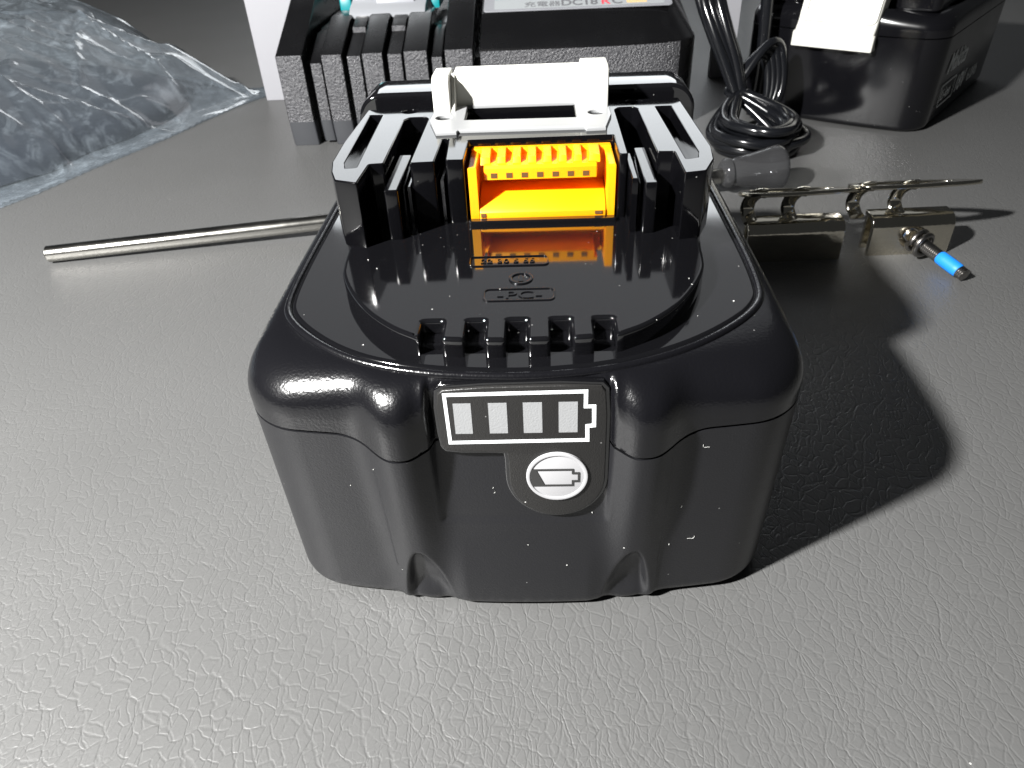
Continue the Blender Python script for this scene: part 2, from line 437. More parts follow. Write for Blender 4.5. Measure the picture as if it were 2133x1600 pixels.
def body_shells(root, rich, mats=('shell', 'shoulder')):
    O = base_outline(0.24 if rich else 2.0); n = len(O); c = (0, 60)
    T = [ray_hit(DECK, c, p) for p in O]
    def point(i, z, inset=0.0):
        x, y = O[i]
        draft = 0.6*(1-z/36.0) + inset
        dx, dy = x-0, y-60
        # inset towards a rounded core
        px = x - math.copysign(min(abs(x), draft), x) if abs(x) > 20 else x*(1-draft/37.5)
        py = y + draft if y < 20 else (y-draft if y > 100 else y)
        wgt = 1-sm(12, 18, y)
        py -= relief(x, z, rich)*wgt
        return (px, py, z)
    def loft(rows, cap_bottom=False):
        V, Fc = [], []
        for r in rows: V += r
        for j in range(len(rows)-1):
            for i in range(n):
                k = (i+1) % n; Fc.append((j*n+i, j*n+k, (j+1)*n+k, (j+1)*n+i))
        if cap_bottom: Fc.append(tuple(range(n-1, -1, -1)))
        return V, Fc
    # lower shell
    rows = []
    rb = 2.6
    for k in range(0, 6):
        t = math.radians(90*k/6); ins = rb*(1-math.sin(t)); z = rb*(1-math.cos(t))
        rows.append([point(i, z, ins) for i in range(n)])
    m = 70 if rich else 6
    for k in range(m+1):
        f = k/m; row = []
        for i in range(n):
            zp = parting(O[i][0], O[i][1], rich)-0.22
            row.append(point(i, rb+(zp-rb)*f))
        rows.append(row)
    row = []
    for i in range(n):
        zp = parting(O[i][0], O[i][1], rich)-0.30
        row.append(point(i, zp, 0.35))
    rows.append(row)
    rows.append([(p[0]*0.93, 60+(p[1]-60)*0.95, p[2]-0.2) for p in row])
    V, Fc = loft(rows, True)
    lo = finish('lower_shell', clean(mesh_of(V, Fc)), mats[0], root, angle=50)
    # upper shell
    rows = []
    rows.append([(p[0]*0.93, 60+(p[1]-60)*0.95, p[2]+0.6) for p in row])
    def zsh(i):
        x, y = O[i]
        if rich and y < 13: return 37.0+4.3*(1-sm(10.5, 13.5, abs(x)))
        return 37.0
    for ins, dz in ((0.35, 0.30), (0.0, 0.42)):
        rows.append([point(i, parting(O[i][0], O[i][1], rich)-0.22+dz, ins) for i in range(n)])
    for k in range(1, 9):
        f = k/8
        rows.append([point(i, (lambda zp: zp+(max(zsh(i), zp+0.5)-zp)*f)(parting(O[i][0], O[i][1], rich)+0.2)) for i in range(n)])
    K = 16
    for k in range(1, K+1):
        t = math.radians(90*k/K); row2 = []
        for i in range(n):
            z0 = max(zsh(i), parting(O[i][0], O[i][1], rich)+0.7); p = point(i, z0); q = T[i]
            g = 1-math.cos(t); z = z0+(ZT-0.35-z0)*math.sin(t)
            row2.append((p[0]+(q[0]-p[0])*g, p[1]+(q[1]-p[1])*g, z))
        rows.append(row2)
    last = rows[-1]
    rows.append([(0+(p[0])*0.97, 60+(p[1]-60)*0.975, ZT-0.9) for p in last])
    V, Fc = loft(rows)
    up = finish('upper_shell', clean(mesh_of(V, Fc)), mats[1], root, angle=50)
    return lo, up

def build_battery():
    t = thing('power_tool_battery', 'large glossy black tool battery in front with yellow connector and charge gauge', 'battery')
    body_shells(t, True)
    inset = [(x*0.99, 60+(y-60)*0.99) for x, y in DECK]
    plate('top_deck', [inset], ZT-2.2, ZT, 'gloss', t, bevel=0.8, res=4)
    fr_ = [(x, y, ZT-0.45) for x, y in DECK]
    tube('deck_highlight_bead', fr_, 0.62, 'shoulder', t, 10, closed=True)  # bead added along the deck edge to catch a longer highlight
    # raised deck with five cooling notches in its rounded front edge
    notch = [(-12.8, -9.9), (-6.9, -4.3), (-1.6, 1.2), (4.1, 6.9), (9.7, 12.4)]
    left = chaikin([(-28, 60), (-27.3, 32), (-25.6, 26), (-21.6, 18.6), (-17, 13.6), (-13.4, 11.2)], 2, False)
    right = chaikin([(13.2, 11.0), (17, 13.2), (21.6, 18), (25.8, 25.5), (27.5, 32), (28.2, 60)], 2, False)
    front = []
    for a, b in notch:
        ya = 10.9-0.9*(1-(a/13)**2); yb = 10.9-0.9*(1-(b/13)**2)
        front += [(a, ya), (a, 15.0), (b, 15.0), (b, yb)]
    plate('raised_deck', [fillet(left+front+right+[(28.4, 80), (-28.2, 80)], 0.6)], ZT-0.5, ZP, 'gloss', t, bevel=0.55, res=4)
    for a, b in notch:                                      # low sill closing each notch
        box('notch_sill', (a+0.05, 12.2, ZT-0.4), (b-0.05, 14.9, ZT+0.8), 'gloss', t, 0.15)
    # rails: one comb-shaped plate with slots
    slotA = [(-28.7, 72.4), (-26.4, 72.2), (-25.7, 44.0), (-27.3, 43.8), (-28.1, 46.5)]
    slotE = [(24.6, 71.8), (27.4, 71.8), (27.9, 46.5), (27.3, 43.9), (25.5, 43.3)]
    outer = [(-29.8, 75.9), (-30.4, 56), (-30.2, 47), (-29.3, 42.5), (-28.0, 38.9), (-24.3, 37.4), (-23.9, 45.4), (-21.6, 45.6),
             (-21.7, 68.6), (-20.9, 70.0), (-18.0, 70.0), (-17.3, 68.8), (-17.5, 45.4), (-13.6, 45.6), (-13.4, 56.7), (-12.3, 56.7), (-11.9, 46.2), (-9.0, 46.1),
             (-8.9, 55.7), (15.5, 56.1), (15.6, 46.5), (17.0, 46.5), (17.0, 70.6), (17.8, 71.9), (20.4, 72.0), (21.2, 70.8), (21.5, 47.1), (24.2, 46.9), (24.3, 37.5), (27.6, 38.2),
             (29.6, 43.0), (30.3, 48.6), (30.0, 60), (29.6, 77.2)]
    plate('rail_block', [fillet(outer, 0.4), fillet(slotA, 0.3), fillet(slotE, 0.3), circle(-21.4, 74.0, 1.5), circle(21.0, 75.2, 1.5), rect(-10.2, 65.0, 9.6, 74.9)], ZP-0.2, ZR, 'rail', t, bevel=0.22)
    # outer rail cheeks going down to the lower deck
    plate('rail_cheek', [[(-29.6, 76), (-29.9, 48), (-28.8, 42.4), (-27.6, 39.3), (-26.2, 39.0), (-26.2, 76)]], ZT-0.4, ZR-3.2, 'rail', t, bevel=0.4)
    plate('rail_cheek', [[(29.4, 76), (29.7, 49), (29.0, 43.4), (27.4, 38.7), (26.2, 38.7), (26.2, 76)]], ZT-0.4, ZR-3.2, 'rail', t, bevel=0.4)
    # lower guards and metal contacts inside the rail slots
    for x0, x1 in ((-21.1, -18.9), (19.0, 21.0)):
        plate('terminal_guard', [fillet(rect(x0, 40.2, x1, 56.5))], ZP-0.1, 54.6, 'rail', t, 0.25)
    box('terminal_guard', (17.1, 40.6, ZP-0.1), (18.0, 52, 55.2), 'rail', t, 0.15)
    for x0, x1, y0, y1, z in ((-18.6, -18.1, 47, 66, 52.5), (18.4, 18.8, 47, 68, 52.0), (-13.1, -12.6, 47.2, 55.8, 53.4)):
        box('metal_contact', (x0, y0, ZP), (x1, y1, z), 'contact', t, 0.1)
    # housing behind the rails
    top = [(-32.6, ZT-0.6)] + [(-27.6-5*math.cos(math.radians(q)), 54.2+4.8*math.sin(math.radians(q))) for q in range(0, 91, 10)] \
        + [(28.4+5*math.sin(math.radians(q)), 54.2+4.8*math.cos(math.radians(q))) for q in range(0, 91, 10)] + [(33.4, ZT-0.6)]
    plate('rear_housing', [top], -90, -79.4, 'gloss', t, 0.7, XFRONT, res=4)
    # release latch: white tongue with wings and a flat frame
    l = plate('latch', [[(74.9, 57.2), (78.6, 57.2), (78.6, 63.6), (75.1, 63.6), (74.8, 63.3)]], -12.6, 10.9, 'white', t, 0.35, XSIDE)
    lw = plate('latch_wing', [[(70.6, 57.2), (79.0, 57.2), (79.0, 63.4), (72.6, 63.6), (71.0, 62.8)]], -16.4, -13.2, 'white', l, 0.3, XSIDE)
    plate('latch_rib', [[(70.6, 57.3), (75.6, 57.3), (75.6, 63.2), (74.6, 63.2)]], -13.1, -12.4, 'white', l, 0.15, XSIDE)
    plate('latch_wing', [[(70.9, 57.2), (79.0, 57.2), (79.0, 64.2), (73.0, 64.4), (71.2, 63.8)]], 10.8, 15.8, 'white', l, 0.3, XSIDE)
    fr = [(-14.7, 58.6), (-11.2, 58.8), (-10.9, 59.7), (10.9, 59.4), (11.2, 58.4), (14.4, 58.6), (16.0, 66.2), (16.0, 70.6), (11.6, 70.8), (10.9, 75.4), (-12.2, 75.4), (-12.9, 70.4), (-16.4, 70.4), (-16.6, 66)]
    plate('latch_frame', [fr, [(-10.3, 65.4), (9.8, 64.9), (9.8, 74.8), (-10.5, 74.8)], circle(-14.2, 67.3, 1.5), circle(13.4, 67.6, 1.5)], ZR-0.2, ZR+0.55, 'offwhite', l, 0.15)
    # yellow connector in its pocket
    cn = box('connector', (-8.3, 54.2, ZP-0.2), (15.0, 55.7, 55.9), 'yellow', t, 0.15)
    box('connector_cheek', (-8.5, 46.6, ZP-0.2), (-7.1, 54.4, 55.4), 'yellow', cn, 0.2)
    box('connector_cheek', (13.9, 46.6, ZP-0.2), (15.2, 54.4, 55.4), 'yellow', cn, 0.2)
    plate('contact_bar', [[(47.9, 52.9), (50.4, 52.6), (54.3, 52.6), (54.3, 55.1), (48.4, 55.1), (47.9, 54.7)]], -6.0, 12.3, 'yellow', cn, 0.2, XSIDE)
    xs = [-4.4, -1.9, 0.6, 3.1, 5.6, 8.05, 10.5]
    ed = [-6.6]+xs+[12.9]
    for k in range(8):
        a = ed[k]+(0.55 if k else 0); b = ed[k+1]-(0.55 if k < 7 else 0)
        plate('comb_tooth', [[(49.2, 54.9), (54.3, 54.9), (54.3, 56.2), (50.0, 55.9)]], a, b, 'yellow', cn, 0.12, XSIDE)
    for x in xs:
        box('pin_opening_block', (x-0.5, 47.82, 53.2), (x+0.5, 48.6, 54.0), 'opening_shade', cn, 0.0)  # solid block on the bar front, coloured like a shaded opening
    plate('connector_ledge', [[(46.3, ZP-0.2), (54.3, ZP-0.2), (54.3, 50.3), (50.6, 50.3), (46.7, 48.4), (46.3, 47.9)]], -7.0, 13.8, 'yellow', cn, 0.2, XSIDE)
    box('ledge_opening_block', (12.0, 46.15, 47.3), (13.2, 46.6, 47.8), 'opening_shade', cn, 0.0)  # solid blocks again, with the shade of an opening as their colour
    box('ledge_opening_block', (-6.8, 46.15, 47.2), (-6.0, 46.6, 47.8), 'opening_shade', cn, 0.0)
    plate('pocket_sill', [fillet(rect(-8.8, 44.7, 15.4, 46.05))], ZP-0.2, ZP+0.75, 'gloss', t, 0.2)
    # moulded marks on the raised deck
    text('moulded_mark', '-PC-', 3.0, ZP-0.1, ZP+0.16, 'gloss', t, Matrix.Translation((0, 20.3, 0)) @ Matrix.Diagonal((1.15, 0.95, 1, 1)), 'CENTER')
    plate('mark_frame', [rrect(-5.1, 19.6, 4.9, 23.1, 0.9), rrect(-4.85, 19.85, 4.65, 22.85, 0.7)], ZP-0.1, ZP+0.16, 'gloss', t, 0.05)
    plate('moulded_dial', [circle(0.1, 26.0, 1.75), circle(0.1, 26.0, 1.3)], ZP-0.1, ZP+0.2, 'gloss', t, 0.08)
    plate('moulded_arrow', [[(-0.25, 25.0), (0.45, 25.0), (0.45, 26.4), (0.1, 27.1), (-0.25, 26.4)]], ZP-0.1, ZP+0.16, 'gloss', t, 0.05)
    plate('moulded_strip', [rrect(-7.9, 30.0, 4.2, 33.3, 0.8), rrect(-7.6, 30.3, 3.9, 33.0, 0.6)], ZP-0.1, ZP+0.2, 'gloss', t, 0.06)
    text('moulded_code', '22 30 5 55', 1.9, ZP-0.1, ZP+0.2, 'gloss', t, Matrix.Translation((-1.9, 30.9, 0)), 'CENTER')
    # charge gauge on the front face
    tilt = XFRONT.copy()
    gm = Matrix(((1, 0, 0, 0), (0, 0.04, -1, 5.2-42*0.04), (0, 1, 0, 0), (0, 0, 0, 1)))
    lobe = [(4.7+6.45*math.cos(math.radians(a)), 27.4+6.8*math.sin(math.radians(a))) for a in range(-178, 3, 9)]
    po = [(-9.2, 42.4), (-10.6, 41.2), (-10.4, 33.2), (-9.6, 32.2), (-2.2, 32.1), (-1.75, 31.6)]+lobe+[(11.1, 41.2), (10.0, 42.6)]
    po = chaikin(po, 1)
    g = plate('charge_gauge', [po], -1.6, 0.0, 'panel', t, 0.18, gm)
    finish('gauge_bezel', plate_mesh([po], -1.7, -0.45, 0.2, gm, 3, 0.55), 'gloss', t)
    oo = [(-9.6, 41.7), (8.6, 41.9), (8.6, 39.6), (9.65, 39.6), (9.7, 36.1), (8.85, 36.0), (8.9, 33.75), (-9.45, 33.6)]
    oi = [(-9.15, 41.2), (8.1, 41.4), (8.1, 39.1), (9.15, 39.1), (9.2, 36.6), (8.35, 36.5), (8.4, 34.25), (-9.0, 34.1)]
    plate('battery_outline', [oo, oi], -0.1, 0.05, 'print_white', g, 0.0, gm)
    for a, b in ((-8.4, -6.15), (-3.95, -1.6), (0.45, 2.85), (4.95, 7.35)):
        plate('gauge_segment', [rect(a, 35.3, b, 40.1)], -0.1, 0.04, 'segment', g, 0.0, gm)
    bt = plate('check_button', [circle(4.7, 27.9, 4.15, 48)], -0.5, 0.2, 'button', g, 0.2, gm)
    plate('button_rim', [circle(4.7, 27.9, 4.15, 48), circle(4.7, 27.9, 3.65, 48)], 0.1, 0.34, 'button', bt, 0.1, gm)
    k = [(1.2, 29.3), (6.9, 29.3), (6.9, 28.7), (7.7, 28.7), (7.7, 27.0), (6.9, 27.0), (6.9, 26.3), (1.2, 26.3)]
    ki = [(1.95, 29.05), (6.65, 29.05), (6.65, 28.4), (7.45, 28.4), (7.45, 27.3), (6.65, 27.3), (6.65, 26.55), (3.0, 26.55)]
    plate('button_icon', [k, ki], 0.2, 0.30, 'print_black', bt, 0.0, gm)
    return t
build_battery()

# ------------------------------------------------------------------ second battery, seen from its release-button end
def build_battery2():
    rz = math.radians(-38)
    fx = Vector((math.cos(rz), math.sin(rz))); fy = Vector((-math.sin(rz), math.cos(rz)))
    corner = Vector((149, 221)); org = corner - fx*37.5 - fy*5.5
    t = thing('spare_battery', 'black tool battery with white release button behind the cable at top right', 'battery', (org.x, org.y, 0), rz)
    body_shells(t, False, ('gloss2', 'gloss2'))
    plate('rear_housing', [fillet([(-33, 60), (-33, 10), (-17, 10), (-17, 24), (17, 24), (17, 10), (33, 10), (33, 60)], 4.0, 6)], ZT-1, 60, 'gloss2', t, 1.2, res=3)
    plate('rail_block', [rect(-29, 58, 29, 100)], ZT-1, 57, 'gloss2', t, 0.5)
    # white release button: sloping face with a raised rim and a front lip
    b = plate('release_button', [[(0.8, 30.5), (1.0, 35.8), (2.2, 37.6), (11.0, 62), (19.0, 62), (9.5, 36), (8.0, 30.5)]], -15.0, 15.0, 'white', t, 0.8, XSIDE)
    sl = math.atan2(62-37.6, 11-2.2)
    bm_ = Matrix.Translation((0, 2.2, 37.6)) @ Matrix.Rotation(sl, 4, 'X')
    plate('button_rim', [rrect(-14.6, 0.6, 14.6, 25.5, 2.2), rrect(-12.2, 3.0, 12.2, 24, 1.5)], -0.2, 0.7, 'white', b, 0.25, bm_)
    plate('button_lip', [[(0.2, 29.4), (0.4, 34.6), (1.7, 35.0), (5.0, 29.4)]], -15.6, 15.6, 'white', b, 0.5, XSIDE)
    # decals on the right-hand side
    side = Matrix(((0, 0, 1, 38.78), (1, 0, 0, 0), (0, 1, 0, 0), (0, 0, 0, 1)))
    text('maker_name', 'Makita', 10.5, 0, 0.06, 'decal', t, side @ Matrix.Translation((24, 19.6, 0)), shear=0.25, offset=0.15)
    plate('decal_frame', [rrect(23, 7.0, 45, 15.5, 0.8), rrect(23.5, 7.5, 44.5, 15.0, 0.6)], 0, 0.05, 'decal', t, 0.0, side)
    text('decal_chemistry', 'Li-ion', 6.2, 0, 0.06, 'decal', t, side @ Matrix.Translation((25.2, 9.2, 0)))
    text('decal_voltage', '18V', 9.5, 0, 0.06, 'decal', t, side @ Matrix.Translation((47, 7.6, 0)), shear=0.15, offset=0.1)
    text('decal_capacity', '6.0Ah', 7.0, 0, 0.06, 'decal', t, side @ Matrix.Translation((68, 7.8, 0)))
    return t
MAT['gloss2'] = plastic('black_semigloss_plastic', (0.004, 0.004, 0.005), 0.16, ior=1.55, dust=0.05)
build_battery2()

# ------------------------------------------------------------------ charger
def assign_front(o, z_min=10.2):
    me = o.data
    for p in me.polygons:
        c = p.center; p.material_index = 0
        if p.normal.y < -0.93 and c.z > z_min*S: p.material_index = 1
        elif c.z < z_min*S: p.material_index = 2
def build_charger():
    t = thing('battery_charger', 'black ribbed battery charger with printed label standing behind the front battery', 'charger')
    plate('housing', [rrect(-98.5, 240.5, 60, 388, 6)], 1.2, 31.0, 'charger', t, 0.8)
    cols = [(-100.4, -89.7, 0, 35.4), (-87.6, -82.8, 1.6, 32.0), (-82.3, -73.9, 0, 35.2), (-72.5, -66.7, 1.2, 34.2), (-66.1, -57.8, 0, 35.2), (-56.4, -50.4, 1.2, 34.4), (-49.7, -40.2, 0, 35.4),
            (-39.2, -34.6, 1.8, 32.6), (-33.6, -22.3, 0, 35.4)]
    for i, (a, b, set_back, zt) in enumerate(cols):
        y = 234.8+set_back
        if i == 0: prof = [(y, 10), (y, zt), (y+27, 47), (y+60, 62), (y+120, 62), (y+120, 4), (y+3, 0.1), (y+1.4, 0.1)]
        elif i in (1, 7): prof = [(y, 10), (y, zt), (y+18, 39.5), (y+40, 40.5), (y+40, 4), (y+4, 1.2), (y+1.4, 1.2)]
        elif i == 8: prof = [(y, 10), (y, zt), (y+27, 47), (y+60, 60), (y+120, 60), (y+120, 4), (y+3, 0.1), (y+1.4, 0.1)]
        elif i in (3, 5): prof = [(y, 10), (y, zt), (y+17, 39.6), (y+17.4, 41.5), (y+26, 43.9), (y+40, 43.9), (y+40, 4), (y+3, 1.2), (y+1.4, 1.2)]
        else: prof = [(y, 10), (y, zt), (y+25.5, 44.6), (y+40, 44.6), (y+40, 4), (y+3, 0.1), (y+1.4, 0.1)]
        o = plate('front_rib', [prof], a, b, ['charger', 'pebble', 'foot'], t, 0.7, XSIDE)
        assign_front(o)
    plate('cradle_base', [rect(-88, 262, -22, 386)], 30.5, 40.0, 'charger', t, 0.5)
    # battery cradle: silver plate between teal carriers
    cr = plate('cradle_plate', [[(263.5, 44.8), (266.5, 46.6), (310, 58), (310, 43), (263.5, 43)]], -75.2, -43.4, 'silver', t, 0.3, XSIDE)
    plate('cradle_step', [[(270, 47.4), (270.4, 49.2), (312, 60), (312, 50)]], -64.5, -48.5, 'silver', cr, 0.3, XSIDE)
    plate('cradle_step', [[(273, 48.4), (273.4, 50.6), (312, 61), (312, 50)]], -75.0, -65.0, 'silver', cr, 0.3, XSIDE)
    for a, b in ((-81.5, -76.4), (-42.2, -38.5)):
        plate('carrier', [[(276, 44), (276, 49), (280, 55), (310, 62), (310, 44)]], a, b, 'teal', t, 0.6, XSIDE)
    # main module with rounded right corner: wall ring then a sloped shoulder up to the label
    fixed = [(-19.5, 234.8), (0, 234.8), (20, 234.9), (32, 235.3), (43, 236.2), (52, 237.8), (58.5, 240.2), (63, 244), (65.5, 249), (66.2, 256), (66.2, 300), (66.2, 388), (20, 388), (-19.5, 388)]
    V, Fc = [], []
    def ring(pts): V.extend(pts)
    ring([(x, y+1.4, 0.4) for x, y in fixed]); ring([(x, y, 10) for x, y in fixed]); ring([(x, y, 34.3) for x, y in fixed])
    ring([(x-(0.6 if x > 55 else 0), y+0.5, 35.0) for x, y in fixed])
    top = []
    for x, y in fixed:
        f = (x+19.5)/85.5; xx = -19.5+f*78.0; yy = 255.5+(y-234.8)*0.8; top.append((xx, yy, 44.0+(yy-255.5)*0.27))
    ring([(x, y, z-0.6) for x, y, z in top]); ring([(x*0.998, y+0.6, z) for x, y, z in top])
    n = len(fixed)
    for j in range(5):
        for i in range(n):
            k = (i+1) % n; Fc.append((j*n+i, j*n+k, (j+1)*n+k, (j+1)*n+i))
    Fc.append(tuple(range(n-1, -1, -1))); Fc.append(tuple(5*n+i for i in range(n)))
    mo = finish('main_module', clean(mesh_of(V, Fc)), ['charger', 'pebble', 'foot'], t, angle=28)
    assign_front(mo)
    # printed label on the sloped top
    lm = Matrix.Translation((0, 256.0, 44.15)) @ Matrix.Rotation(math.atan(0.27), 4, 'X')
    lb = plate('label', [rrect(-18.8, 0.4, 57.0, 60, 1.5)], 0.0, 0.5, 'label', t, 0.15, lm)
    plate('label_field', [rrect(-14.5, 1.9, 54, 58, 1.0)], 0.45, 0.56, 'label_in', lb, 0.0, lm)
    plate('label_stripe', [rect(-14.2, 10.6, 4, 14)], 0.5, 0.60, 'teal', lb, 0.0, lm)
    plate('label_patch', [rect(39, 3.2, 47, 12)], 0.5, 0.60, 'orange', lb, 0.0, lm)
    text('label_kind', '\u5145\u96fb\u5668', 5.0, 0.5, 0.62, 'print_grey', lb, lm @ Matrix.Translation((-2.5, 3.2, 0)))
    text('label_model', 'DC18', 7.2, 0.5, 0.62, 'print_grey', lb, lm @ Matrix.Translation((12.4, 3.0, 0)) @ Matrix.Diagonal((0.85, 1, 1, 1)), offset=0.15)
    text('label_letter', 'R', 7.2, 0.5, 0.62, 'red', lb, lm @ Matrix.Translation((28.6, 3.0, 0)) @ Matrix.Diagonal((0.85, 1, 1, 1)), offset=0.15)
    text('label_letter', 'C', 7.2, 0.5, 0.62, 'print_grey', lb, lm @ Matrix.Translation((33.0, 3.0, 0)) @ Matrix.Diagonal((0.85, 1, 1, 1)), offset=0.15)
    return t
build_charger()

# ------------------------------------------------------------------ power cord bundle
def build_cord():
    t = thing('coiled_cable', 'tied bundle of black power cable lying between charger and spare battery', 'cable', (86, 226, 0))
    rnd = random.Random(3)
    def rel(P): return [Vector(p)-Vector((86, 226, 0)) for p in P]
    R_ = 1.8
    tie = Vector((79.5, 229, 18))
    # coils: each leaves the tie, goes round and comes back
    for k in range(13):
        ex = 13.5+rnd.uniform(-3, 3); ey = 14+rnd.uniform(-3, 3.5); cz = 1.9+2.1*(k % 6)+rnd.uniform(0, 0.6)
        cx = 85+rnd.uniform(-2.5, 2.5); cy = 211.5+rnd.uniform(-3, 3)
        P = []
        for a in range(0, 360, 30):
            an = math.radians(a+90)
            x = cx+ex*math.cos(an); y = cy+ey*math.sin(an); z = cz+max(0, math.sin(an))**2*(tie.z-cz)*0.8
            f = max(0, math.sin(an))**4*0.8
            P.append((x+(tie.x-x)*f+rnd.uniform(-.6, .6), y+(tie.y-y)*f, max(R_, z+rnd.uniform(-.4, .4))))
        tube('cable_loop', catmull(rel(P), 6, True), R_, 'cable', t, 8, closed=True)
    # strands rising to the upper left from the tie
    for k in range(8):
        o = Vector((rnd.uniform(-4, 4), rnd.uniform(-2, 2), rnd.uniform(-1.5, 1.5)))
        P = [tie+o*0.6, tie+Vector((-4, 3, 10))+o, tie+Vector((-9, 7, 21))+o*1.2, tie+Vector((-13, 14, 33))+o*1.4, tie+Vector((-12, 26, 46))+o*1.6, tie+Vector((-2, 34, 52))+o*2]
        tube('cable_strand', catmull(rel(P), 6), R_, 'cable', t, 8)
    # a few loose loops behind the tie
    for k in range(4):
        d = k*1.8
        P = [tie+Vector((0, 1, 0)), tie+Vector((5+d, 5, 9+d)), tie+Vector((12+d, 9, 10+d*0.6)), tie+Vector((14+d, 6, -2)), tie+Vector((12, 2, -14)), (84+d, 222, 3)]
        tube('cable_strand', catmull(rel(P), 6), R_*0.9, 'cable', t, 8)
    P = [tie+Vector((14, 22, -16)), tie+Vector((15, 24, 4)), tie+Vector((14, 26, 30)), tie+Vector((12, 30, 55))]
    tube('cable_strand', catmull(rel(P), 6), 2.6, 'cable', t, 8)
    ring_ = [tie+Vector((3.6*math.cos(a*0.524), 2.6*math.sin(a*0.524)+0.4, 3.0*math.sin(a*0.524)*0.4-0.6)) for a in range(12)]
    tube('twist_tie', catmull(rel(ring_), 4, True), 0.9, 'cable', t, 6, closed=True)
build_cord()

# ------------------------------------------------------------------ cartons behind
c1 = box('white_carton', (-134.5, 309, 0), (-106, 340, 74), 'card', None, 0.4)
tag(c1, 'narrow white carton standing upright against the left side of the charger', 'carton')
c2 = box('paper_slip', (89, 322, 0), (100.5, 326, 70), 'card', None, 0.4)
tag(c2, 'white folded paper packet standing behind the tied power cable', 'packet')

# ------------------------------------------------------------------ steel rod with a smoky clear knob
def build_rod():
    a, b = Vector((-148.3, 131.0, 2.8)), Vector((64, 169.3, 6.6))
    t = thing('metal_rod', 'polished steel rod lying behind the front battery with a smoky clear knob', 'rod', a)
    d = b-a; L = d.length; u = d.normalized()
    tube('shaft', [u*0, u*0.5, u*L*0.25, u*L*0.5, u*L*0.75, u*(L-0.5), u*L], [2.0, 2.5, 2.5, 2.5, 2.5, 2.5, 2.2], 'steel', t, 28, angle=40)
    prof = [(-1, 3.6), (0, 4.6), (1.6, 4.8), (2.2, 3.9), (3.4, 4.4), (6, 5.0), (10, 5.6), (15, 6.6), (18, 7.2), (19.4, 6.9), (20.2, 5.6), (20.4, 3)]
    tube('knob', [u*(L+s) + Vector((0, 0, 0.8)) for s, r in prof], [r for s, r in prof], 'smoke', t, 28, angle=60)
build_rod()

# ------------------------------------------------------------------ nickel brackets
def build_bracket(label, x0, yf, w, ring_dx, ring_len, arms, ztop):
    t = thing('metal_bracket', label, 'bracket', (x0, yf, 0), math.radians(2), 'nickel brackets beside the battery')
    # folded channel: rounded top, open behind
    r = 3.0
    r = 3.4
    prof = [(0, 0)]
    for k in range(7):
        an = math.radians(180-90*k/6); prof.append((r+r*math.cos(an), 11.2-r+r*math.sin(an)))
    prof += [(6.5, 11.2), (6.5, 9.9), (r, 9.9), (1.4, 8.6), (1.2, 0)]
    plate('channel', [prof], 0, w, 'nickel', t, 0.25, XSIDE)
    plate('channel_lip', [[(5.3, 0), (6.5, 0), (6.5, 10.2), (5.3, 10.2)]], 0.4, w-0.4, 'nickel', t, 0.2, XSIDE)
    # flat open loop on two curved arms; it slopes down towards the back
    tl = math.radians(-17)
    lm = Matrix.Translation((ring_dx, 2, ztop)) @ Matrix.Rotation(tl, 4, 'X') @ Matrix.Rotation(math.radians(1.5), 4, 'Z')
    L = ring_len; o_ = chaikin([(0, 0), (0, 11), (L*0.3, 14.5), (L*0.68, 12.5), (L*0.93, 8), (L, 5.4), (L*0.93, 3.2), (L*0.68, 0.4), (L*0.3, -1.5)], 2)
    i_ = chaikin([(3, 3), (3, 9.4), (L*0.3, 11.8), (L*0.62, 10.2), (L*0.82, 6.6), (L*0.62, 3.6), (L*0.3, 1.2)], 2)
    plate('loop', [o_, i_], -0.6, 0.6, 'nickel', t, 0.3, lm)
    for ax in arms:
        P = [(ax, 3.4, 10.6), (ax-0.2, 5.6, 11.4), (ax-0.5, 6.9, 13.4), (ax-0.1, 6.6, 16.0), (ax+1.4, 5.2, 18.3), (ax+3.4, 4.6, ztop-0.6)]
        tube('arm', catmull(P, 6), 2.1, 'nickel', t, 12, flat=(0.42, 1.0))
    return t
build_bracket('nickel-plated bracket nearest the battery, without a screw', 60.0, 119.0, 26.5, -1.6, 34, (1.2, 12.4), 19.0)
build_bracket('nickel-plated bracket on the right holding the blue-tipped screw', 94.4, 121.5, 22.6, -5.2, 37, (-3.6, 8.0), 19.2)

def build_screw():
    a = Vector((106.4, 121.0, 5.2)); b = Vector((113.6, 105.0, 1.9))
    t = thing('blue_tipped_screw', 'small screw with blue thread patch sticking out of the right bracket', 'screw', (a.x, a.y, 0))
    o = Vector((a.x, a.y, 0)); u = (b-a).normalized(); L = (b-a).length
    P, rr = [], []
    m = 60
    for k in range(m+1):
        P.append(a-o+u*(L*k/m)); rr.append(1.55+(0.16 if k % 2 else -0.05) - (0.5 if k == m else 0))
    tube('shaft', P, rr, 'dark_metal', t, 16, angle=20)
    Q = [a-o+u*(L*f) for f in (0.50, 0.52, 0.62, 0.8, 0.86, 0.88)]
    tube('thread_patch', Q, [1.6, 1.82, 1.84, 1.84, 1.8, 1.6], 'blue', t, 18, angle=40)
    # split spring washers
    for s, ph in ((0.4, 0.3), (2.6, 2.2)):
        s1 = u.cross(Vector((0, 0, 1))).normalized(); s2 = u.cross(s1); W = []
        for k in range(25):
            an = ph+math.radians(345*k/24); W.append(a-o+u*(s+1.0*k/24)+s1*(2.9*math.cos(an))+s2*(2.9*math.sin(an)))
        tube('spring_washer', W, 0.75, 'dark_metal', t, 8)
build_screw()

